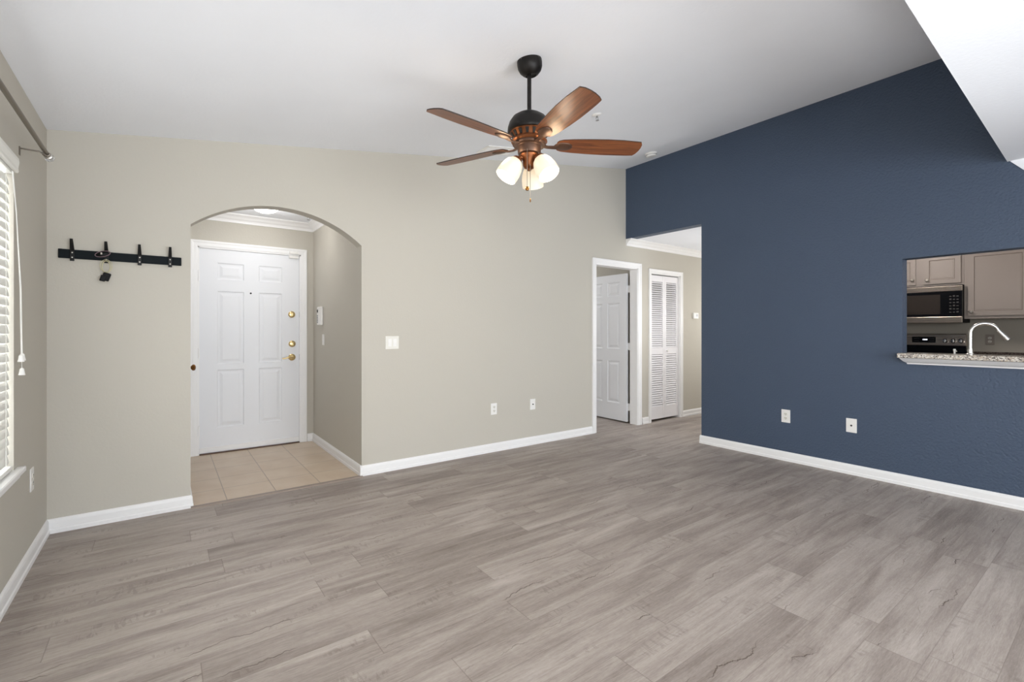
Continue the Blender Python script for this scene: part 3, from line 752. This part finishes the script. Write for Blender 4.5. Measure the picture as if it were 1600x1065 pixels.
for a in ((-.19, .19, -.11, -.085), (-.19, .19, .085, .11), (-.19, -.165, -.085, .085), (.165, .19, -.085, .085)): box(bm, a[0], a[1], a[2], a[3], -.010, -.0)
obj('frame', bm, M['plastic'], t, bevel=.002)
bm = bm_new()
for i in range(10): y = -.078+i*.0173; prism(bm, [(y-.008, -.003), (y+.004, -.011), (y+.006, -.010), (y-.006, -.002)], 'x', -.165, .165)
obj('fins', bm, M['plastic'], t)

# entry flush ceiling light
t = thing('ceiling_light', 'round lit dome light on the entry ceiling behind the arch', 'ceiling light', (1.36, .98, 2.462))
bm = bm_new(); lathe(bm, [(.135, 0), (.135, -.018), (.125, -.022), (0, -.022)], 36); obj('base', bm, M['plastic'], t, smooth=True)
bm = bm_new(); lathe(bm, [(.120, -.020), (.112, -.045), (.085, -.068), (.045, -.082), (0, -.086)], 36); obj('diffuser', bm, M['dome'], t, smooth=True)
point('entry_lamp', (1.36, .98, 2.33), 5.5, (1, .98, .97), .09)

# ---------------------------------------------------------------- ceiling fan
FX, FY = 2.335, -1.836
t = thing('ceiling_fan', 'bronze ceiling fan with five walnut blades and three lit frosted shades', 'ceiling fan', (FX, FY, 0))
zc = ctop(FX)
bm = bm_new()
m4 = Matrix.Translation((0, 0, zc)) @ slope
lathe(bm, [(.074, .0), (.075, -.018), (.073, -.04), (.064, -.062), (.046, -.08), (.034, -.087), (.030, -.080), (.020, -.080), (0, -.080)], 40, m4)
cn = obj('canopy', bm, M['dark_bronze'], t, smooth=True)
for a in (100, 190, 280, 10):
    bm = bm_new(); p = m4 @ Vector((.074*math.cos(math.radians(a)), .074*math.sin(math.radians(a)), -.008)); lathe(bm, [(.004, 0), (.0, .004)], 8, Matrix.Translation(p)); obj('screw', bm, M['nickel'], cn)
bm = bm_new(); cyl(bm, (0, 0, zc-.03), (0, 0, 2.53), .0125, 18); obj('downrod', bm, M['dark_bronze'], t, smooth=True)
bm = bm_new(); lathe(bm, [(.016, 2.556), (.030, 2.552), (.040, 2.545), (.072, 2.537), (.100, 2.518), (.119, 2.490), (.128, 2.460), (.130, 2.438), (.126, 2.430), (.106, 2.428)], 48, cap=False)
obj('motor_dome', bm, M['dark_bronze'], t, smooth=True)
bm = bm_new(); lathe(bm, [(.112, 2.434), (.116, 2.430), (.112, 2.426), (.090, 2.392), (.094, 2.386), (.106, 2.384), (.108, 2.376), (.098, 2.366), (.070, 2.362), (0, 2.362)], 48)
mb = obj('motor_band', bm, M['copper_bronze'], t, smooth=True)
bm = bm_new()
for i in range(16):
    a = 2*PI*i/16; R4 = Matrix.Rotation(a, 4, 'Z')
    vs = []
    for (r, z, hw_) in ((.1110, 2.421, .0105), (.0935, 2.396, .0060)):
        for y in (-hw_, hw_): vs.append(bm.verts.new(R4 @ Vector((r+.0025, y, z))))
    bm.faces.new((vs[0], vs[1], vs[3], vs[2]))
    r_ = bmesh.ops.extrude_face_region(bm, geom=[bm.faces[-1]] if False else [f for f in bm.faces if vs[0] in f.verts and vs[3] in f.verts])
    for v in [g for g in r_['geom'] if isinstance(g, bmesh.types.BMVert)]:
        d = Vector((v.co.x, v.co.y, 0)).normalized(); v.co -= d*.012
obj('vent_slots', bm, M['dark'], mb)
bm = bm_new(); lathe(bm, [(.098, 2.368), (.100, 2.360), (.094, 2.352), (.074, 2.350), (.070, 2.346), (.069, 2.312), (.066, 2.304), (.050, 2.300), (0, 2.300)], 48)
obj('switch_housing', bm, M['brown_metal'], t, smooth=True)
bm = bm_new(); lathe(bm, [(.052, 2.302), (.056, 2.296), (.050, 2.280), (.040, 2.262), (.038, 2.235), (.030, 2.222), (.014, 2.214), (.010, 2.205), (0, 2.203)], 36)
lk = obj('light_kit', bm, M['copper_bronze'], t, smooth=True)

BZ = 2.362
def blade_mesh():
    bm = bm_new()
    # outline: x along radius
    top = [(.165, .030), (.175, .045), (.20, .056), (.26, .064), (.36, .071), (.46, .075), (.56, .074), (.62, .072), (.655, .069)]
    tip = [(.668, .050), (.678, .020), (.682, -.010), (.680, -.040)]
    bot = [(.668, -.064), (.62, -.068), (.56, -.073), (.46, -.075), (.36, -.071), (.26, -.064), (.20, -.056), (.175, -.045), (.165, -.030)]
    pts = top+tip+bot; th = .0055
    A = [bm.verts.new((x, y, -th/2)) for x, y in pts]; B = [bm.verts.new((x, y, th/2)) for x, y in pts]
    f1 = bm.faces.new(A); f2 = bm.faces.new(B)
    for i in range(len(pts)):
        j = (i+1) % len(pts); f = bm.faces.new((A[i], A[j], B[j], B[i])); f.material_index = 1
    return bm
def iron_mesh():
    bm = bm_new()
    # bracket arm rising under the blade root, ending in an oval medallion
    A = [(.075, .012, -.006), (.11, .010, -.014), (.145, .012, -.014), (.175, .022, -.008)]
    prev = None
    for x, hw_, z in A:
        q = [bm.verts.new(v) for v in ((x, -hw_, z-.004), (x, hw_, z-.004), (x, hw_, z+.004), (x, -hw_, z+.004))]
        if prev:
            for e in range(4): bm.faces.new((prev[e], prev[(e+1) % 4], q[(e+1) % 4], q[e]))
        else: bm.faces.new(q)
        prev = q
    bm.faces.new(prev)
    lathe(bm, [(.0, -.013), (.022, -.012), (.030, -.008), (.032, -.003), (0, -.003)], 28, Matrix.Translation((.205, 0, 0)) @ Matrix.Diagonal((1.75, 1.15, 1.1, 1)))
    return bm
b0 = obj('blade', blade_mesh(), [M['blade'], M['blade_edge']], t)
i0 = obj('blade_iron', iron_mesh(), M['brown_metal'], b0, smooth=True)
pitch = math.radians(-13)
for k in range(5):
    if k == 0: b_, i_ = b0, i0
    else:
        b_ = b0.copy(); C.objects.link(b_); b_.parent = t; i_ = i0.copy(); C.objects.link(i_); i_.parent = b_
    b_.matrix_local = Matrix.Translation((0, 0, BZ)) @ Matrix.Rotation(math.radians(41+72*k), 4, 'Z') @ Matrix.Rotation(pitch, 4, 'X')

# three light arms with tulip shades
for k, az in enumerate((42, 162, 282)):
    R4 = Matrix.Rotation(math.radians(az), 4, 'Z')
    tilt = math.radians(33)
    def P(r, z): return R4 @ Vector((r, 0, z))
    bm = bm_new(); tube(bm, [P(.030, 2.272), P(.052, 2.282), P(.066, 2.276), P(.074, 2.262)], [.012, .011, .012, .014], 14)
    m4 = R4 @ Matrix.Translation((.070, 0, 2.272)) @ Matrix.Rotation(-tilt, 4, 'Y')   # local -z points down and outward
    lathe(bm, [(.010, .006), (.024, .0), (.030, -.010), (.031, -.024), (.026, -.026), (0, -.026)], 28, m4)
    am = obj('lamp_arm', bm, M['copper_bronze'], t, smooth=True)
    bm = bm_new()
    pr_ = [(.026, -.016), (.036, -.020), (.050, -.036), (.060, -.062), (.066, -.094), (.067, -.125), (.066, -.142)]
    inn = [(.062, -.142), (.063, -.125), (.062, -.094), (.056, -.062), (.046, -.038), (.033, -.024), (.024, -.020)]
    lathe(bm, pr_+inn, 40, m4, cap=False)
    sh = obj('lamp_shade', bm, M['shade'], t, smooth=True); sh['label'] = 'lit frosted glass shade'
    bm = bm_new(); lathe(bm, [(.012, -.026), (.013, -.045), (.024, -.066), (.030, -.086), (.028, -.104), (.018, -.116), (0, -.120)], 24, m4)
    obj('bulb', bm, M['bulb'], sh, smooth=True)
    p = m4 @ Vector((0, 0, -.132)); point('fan_bulb_light', (FX+p.x, FY+p.y, p.z), 4.5, (1.0, .84, .64), .03)
    q = m4 @ Vector((.088, 0, -.040)); point('blade_glow_fill', (FX+q.x, FY+q.y, q.z), 0.8, (1.0, .76, .50), .045)  # extra lamp outside the shade, added for the warm glow on the blades
# pull chains
toC = Vector((CAM.x-FX, CAM.y-FY, 0)).normalized(); rt = Vector((math.cos(TH), -math.sin(TH), 0))
for (off, z0, z1, kind) in ((-.012, 2.31, 2.090, 0), (.006, 2.26, 2.018, 1)):
    p = toC*.070*(1 if kind == 0 else .5)+rt*off; bm = bm_new()
    cyl(bm, (p.x, p.y, z0), (p.x, p.y, z1), .0017, 8); pc = obj('pull_chain', bm, M['nickel'], t)
    bm = bm_new()
    if kind == 0: lathe(bm, [(0, .014), (.009, .010), (.012, 0), (.009, -.010), (0, -.014)], 16, Matrix.Translation((p.x, p.y, z1-.012)))
    else: lathe(bm, [(0, .014), (.003, .010), (.004, -.006), (0, -.012)], 12, Matrix.Translation((p.x, p.y, z1)))
    obj('pull_knob', bm, M['old_brass'], pc, smooth=True)

# ---------------------------------------------------------------- pass-through bar
bm = bm_new()
prism(bm, [(W-.112, -2.838), (W+.0, -2.838), (W+.0, -2.848), (W+.165, -2.848), (W+.165, -4.848), (W-.112, -4.848)], 'z', PZ0+.001, PZ0+.038)
tag(obj('bar_counter', bm, M['granite'], bevel=.007, bseg=3), 'speckled granite bar top on the kitchen pass-through ledge', 'counter')
bm = bm_new()
prof = [(W-.0005, .0), (W-.014, .0), (W-.018, .010), (W-.050, .022), (W-.078, .040), (W-.092, .050), (W-.0005, .050)]
A = []; B = []
for x, z in prof:
    e = (W-x)
    A.append(bm.verts.new((x, -2.885+e*.42, PZ0-.051+z))); B.append(bm.verts.new((x, -4.85, PZ0-.051+z)))
bm.faces.new(A); bm.faces.new(B[::-1])
for i in range(len(prof)):
    j = (i+1) % len(prof); bm.faces.new((A[j], A[i], B[i], B[j]))
struct('trim_11', bm, M['trim'], 'white cove moulding under the granite bar top')

# ---------------------------------------------------------------- kitchen
KW = 8.14
def shaker(bm, y0, y1, z0, z1, x, t=.020, fr=.055):
    """door front facing -x at plane x, recessed centre panel; glaze ring drawn separately"""
    lv = [(0, 0), (fr, 0), (fr+.004, .006), (fr+.010, .007), (fr+.016, .004)]
    prev = None
    for ins, dep in lv:
        q = [bm.verts.new(v) for v in ((x+dep, y0+ins, z0+ins), (x+dep, y1-ins, z0+ins), (x+dep, y1-ins, z1-ins), (x+dep, y0+ins, z1-ins))]
        if prev:
            for e in range(4):
                f = bm.faces.new((prev[e], prev[(e+1) % 4], q[(e+1) % 4], q[e]))
                if dep > 0 and dep < .0075: f.material_index = 1 if (ins > fr and ins < fr+.005) else 0
        else: first = q
        prev = q
    bm.faces.new(prev)
    back = [bm.verts.new((x+t, v.co.y, v.co.z)) for v in first]
    bm.faces.new(back)
    for e in range(4): bm.faces.new((first[e], first[(e+1) % 4], back[(e+1) % 4], back[e]))
def knob(parent, y, z, x):
    bm = bm_new(); lathe(bm, [(.006, 0), (.006, .012), (.018, .018), (.019, .024), (.012, .031), (0, .032)], 18, Matrix.Translation((x, y, z)) @ Matrix.Rotation(-PI/2, 4, 'Y'))
    obj('knob', bm, M['knob'], parent, smooth=True)
def cabinet(name, label, y0, y1, z0, z1, xf, doors, toe=False):
    """doors: list of (y0,y1,z0,z1,knob_y,knob_z)"""
    t = thing(name, label, 'cabinet', (xf, (y0+y1)/2, z0)); cy = (y0+y1)/2
    bm = bm_new(); box(bm, .02, KW-xf-.0005, y0-cy+.0005, y1-cy-.0005, .09 if toe else 0, z1-z0)
    if toe: box(bm, .08, KW-xf-.0005, y0-cy+.0005, y1-cy-.0005, 0, .09)
    obj('body', bm, M['cabinet'], t, bevel=.002)
    for d in doors:
        bm = bm_new(); shaker(bm, d[0]-cy, d[1]-cy, d[2]-z0, d[3]-z0, 0, .0198, .050)
        o = obj('door', bm, [M['cabinet'], M['glaze']], t); knob(o, d[4]-cy, d[5]-z0, 0)
    return t
MY0, MY1 = -2.800, -2.040
cabinet('wall_cabinet', 'greige two-door cabinet above the microwave', MY0, MY1, 1.775, 2.44, 7.81,
        [(-2.775, -2.452, 1.797, 2.125+.0, -2.487, 1.843), (-2.378, -2.062, 1.797, 2.125, -2.350, 1.858)])
for d in ():
    pass
cabinet('wall_cabinet', 'tall greige wall cabinet right of the microwave', -3.75, MY0, 1.385, 2.44, 7.81,
        [(-3.300, -2.833, 1.420, 2.125, -2.862, 1.462), (-3.725, -3.320, 1.420, 2.125, -3.69, 1.462)])
cabinet('wall_cabinet', 'greige wall cabinet at the far right end of the kitchen', -4.70, -3.75, 1.385, 2.44, 7.81,
        [(-4.212, -3.778, 1.420, 2.125, -3.81, 1.462), (-4.672, -4.235, 1.420, 2.125, -4.64, 1.462)])
# microwave
t = thing('microwave', 'stainless over-range microwave with black glass door', 'microwave', (7.74, (MY0+MY1)/2, 1.342))
h_ = .76/2
bm = bm_new(); box(bm, .018, KW-7.74-.0005, -h_+.003, h_-.003, .003, .428); obj('body', bm, M['dark'], t)
bm = bm_new(); box(bm, 0, .0178, -h_+.002, h_-.002, .072, .356); fd = obj('glass_front', bm, M['blackglass'], t)
bm = bm_new(); box(bm, -.004, .0178, -h_, h_, .358, .418); obj('top_trim', bm, M['steel'], t, bevel=.004)
bm = bm_new(); box(bm, -.004, .0178, -h_, h_, .0, .070); obj('bottom_trim', bm, M['steel'], t, bevel=.004)
bm = bm_new(); box(bm, -.002, .0002, -.195, h_-.04, .10, .325); obj('door_window', bm, M['window_glass_dark'], fd)
for r in range(6):
    for c in range(3):
        bm = bm_new(); y = -.350+c*.030; z = .115+r*.036; box(bm, -.0012, .0002, y, y+.018, z, z+.009+(.006 if (r+c) % 3 == 0 else 0)); obj('key', bm, M['keys'], fd)
# range
t = thing('range', 'stainless electric range with lit clock and round knobs', 'stove', (7.50, -2.40, 0)); h_ = .375
bm = bm_new(); box(bm, .02, KW-7.50-.002, -h_, h_, .0, .905); obj('body', bm, M['steel'], t, bevel=.003)
bm = bm_new(); box(bm, 0, .0198, -h_+.005, h_-.005, .20, .86); od = obj('oven_door', bm, M['steel'], t, bevel=.004)
bm = bm_new(); box(bm, -.002, .0005, -.26, .26, .35, .68); obj('oven_window', bm, M['blackglass'], od)
bm = bm_new(); tube(bm, [(0, -.32, .80), (-.045, -.30, .80), (-.045, .30, .80), (0, .32, .80)], .011, 12); obj('handle', bm, M['steel'], od, smooth=True)
bm = bm_new(); box(bm, .01, .56, -h_, h_, .9055, .918); ct = obj('cooktop', bm, M['blackglass'], t, bevel=.003)
bgx = .575
bm = bm_new(); box(bm, bgx, KW-7.50-.003, -h_, h_, .9185, 1.075); obj('lower_backguard', bm, M['blackglass'], t)
bm = bm_new(); prism(bm, [(bgx-.012, 1.076), (KW-7.503, 1.076), (KW-7.503, 1.214), (bgx+.012, 1.214), (bgx+.004, 1.208)], 'y', -h_, h_); cp = obj('control_panel', bm, M['steel'], t, bevel=.003)
xx = bgx-.006
bm = bm_new(); box(bm, xx-.008, xx+.012, -.11, .115, 1.108, 1.178); ds = obj('display', bm, M['blackglass'], cp, bevel=.003)
bm = bm_new()
for y, ww in ((.012, .003), (.004, .010), (-.010, .010), (-.024, .008)):
    box(bm, xx-.010, xx-.0082, y-ww, y-.001, 1.138, 1.152)
obj('clock_digits', bm, M['screen'], ds)
for i in range(4):
    for z in (1.128, 1.156):
        for s in (1, -1):
            bm = bm_new(); box(bm, xx-.0095, xx-.0082, s*(.045+i*.014), s*(.053+i*.014), z-.003, z+.003); obj('key', bm, M['keys'], ds)
for y in (-.195, -.268, -.340+.005, .195, .268):
    bm = bm_new(); m4 = Matrix.Translation((xx-.0, y, 1.133)) @ Matrix.Rotation(-PI/2, 4, 'Y')
    lathe(bm, [(.027, 0), (.027, .008), (.022, .012), (.021, .028), (.017, .032), (0, .032)], 24, m4); box(bm, xx-.040, xx-.030, y-.004, y+.004, 1.133-.020, 1.133+.020)
    obj('control_knob', bm, M['chrome'], cp, smooth=True)
# wall-side base cabinets and worktops
cabinet('base_cabinet', 'greige base cabinet right of the range', -4.70, -2.778, 0, .872, 7.53,
        [(-3.40, -2.80, .12, .84, -3.36, .78), (-4.04, -3.43, .12, .84, -3.47, .78), (-4.68, -4.07, .12, .84, -4.11, .78)], True)
cabinet('base_cabinet', 'greige base cabinet left of the range', -2.022, -1.18, 0, .872, 7.53,
        [(-1.62, -1.20, .12, .84, -1.58, .78), (-2.00, -1.64, .12, .84, -1.68, .78)], True)
for y0, y1, lb in ((-4.70, -2.778, 'dark granite worktop right of the range with low splash'), (-2.022, -1.18, 'dark granite worktop left of the range with low splash')):
    bm = bm_new(); prism(bm, [(7.505, .8725), (7.505, .91), (8.115, .91), (8.115, 1.012), (8.1395, 1.012), (8.1395, .8725)], 'y', y0, y1)
    tag(obj('worktop', bm, M['dark_granite'], bevel=.004), lb, 'counter')
# sink side
t = thing('base_cabinet', 'greige base cabinet run under the sink behind the blue wall', 'cabinet', (W+.12, -3.5, 0))
bm = bm_new(); box(bm, .001, .58, -1.30, 1.00, .09, .872); box(bm, .001, .52, -1.30, 1.00, 0, .09); obj('body', bm, M['cabinet'], t)
for i in range(4):
    y = -1.28+i*.575; bm = bm_new(); box(bm, .5805, .600, y, y+.545, .12, .85); o = obj('door', bm, M['cabinet'], t, bevel=.004)
    bm = bm_new(); lathe(bm, [(.006, 0), (.006, .012), (.015, .018), (.012, .028), (0, .029)], 14, Matrix.Translation((.600, y+.5, .79)) @ Matrix.Rotation(PI/2, 4, 'Y')); obj('knob', bm, M['nickel'], o, smooth=True)
t = thing('worktop', 'granite worktop with sink behind the pass-through ledge', 'counter', (W+.12, -3.5, .8725))
bm = bm_new()
for a in ((.001, .13, -1.30, 1.00), (.53, .62, -1.30, 1.00), (.13, .53, -1.30, -.30), (.13, .53, .50, 1.00)): box(bm, a[0], a[1], a[2], a[3], 0, .0375)
obj('slab', bm, M['granite'], t)
bm = bm_new()
for a in ((.13, .14, -.30, .50), (.52, .53, -.30, .50), (.14, .52, -.30, -.29), (.14, .52, .49, .50)): box(bm, a[0], a[1], a[2], a[3], 0, .036)
box(bm, .13, .53, -.30, .50, 0, .004); obj('sink_basin', bm, M['steel'], t)
# faucet
fx, fy = W+.12+.085, -3.213
fo = (fx, fy, .911)
t = thing('faucet', 'tall arched pull-down chrome faucet behind the granite bar top', 'faucet', fo)
bm = bm_new(); lathe(bm, [(.030, 0), (.030, .008), (.026, .016), (.022, .03), (.022, .145), (.030, .152), (.030, .160), (.018, .166), (.0165, .20), (0, .20)], 28); obj('base', bm, M['chrome'], t, smooth=True)
dirv = Vector((.20, -1, 0)).normalized(); Rr = .078
pts = [Vector((0, 0, .18)), Vector((0, 0, .24)), Vector((0, 0, .318))]
for i in range(1, 15):
    a = PI*i/14*.90; pts.append(dirv*(Rr-Rr*math.cos(a))+Vector((0, 0, .318+Rr*math.sin(a))))
bm = bm_new(); tube(bm, pts, .0125, 14); obj('gooseneck', bm, M['chrome'], t, smooth=True)
e = pts[-1]; d = (pts[-1]-pts[-2]).normalized(); d = (d+dirv*.25).normalized()
bm = bm_new(); tube(bm, [e-d*.005, e+d*.03, e+d*.055, e+d*.085], [.014, .017, .019, .022], 16); obj('spray_head', bm, M['chrome'], t, smooth=True)
bm = bm_new(); tube(bm, [(.020, 0, .09), (.045, 0, .10), (.085, 0, .135)], [.008, .007, .006], 10); obj('handle', bm, M['chrome'], t, smooth=True)
# soap dispenser
t = thing('soap_dispenser', 'slim white soap pump left of the faucet', 'soap dispenser', (fx, -3.122, .911))
bm = bm_new(); lathe(bm, [(.022, 0), (.022, .006), (.012, .012), (.011, .10), (.006, .105), (.006, .180), (.008, .182), (.008, .196), (0, .197)], 18); obj('pump', bm, M['plastic'], t, smooth=True)
bm = bm_new(); tube(bm, [(0, 0, .182), (.03, -.0, .184), (.06, -.0, .176)], .005, 10); obj('spout', bm, M['plastic'], t, smooth=True)
# backsplash outlet
t = plate('wall_outlet', 'brownish outlet on the kitchen wall behind the faucet arch', 'outlet', (KW, -2.962, 1.150), -PI/2, 'outlet')
for o in [k for k in bpy.data.objects if k.parent == t]:
    if o.name.startswith('cover'): o.data.materials[0] = mat('taupe_plate', (150, 140, 130), .4)

# ---------------------------------------------------------------- behind the camera: sliding glass door
t = thing('window_2', 'sliding glass door in the rear wall', 'window', ((GX0+GX1)/2, YB-.06, 0), kind='structure'); g = (GX1-GX0)/2
bm = bm_new()
for x in (-g, -.03, g-.06): box(bm, x, x+.06, -.03, .03, 0, GZ)
box(bm, -g, g, -.03, .03, GZ-.06, GZ); box(bm, -g, g, -.03, .03, 0, .05); obj('window_frame', bm, M['outside'], t)
bm = bm_new(); box(bm, -g+.05, g-.05, -.003, .003, .05, GZ-.06); obj('window_pane', bm, gm, t)
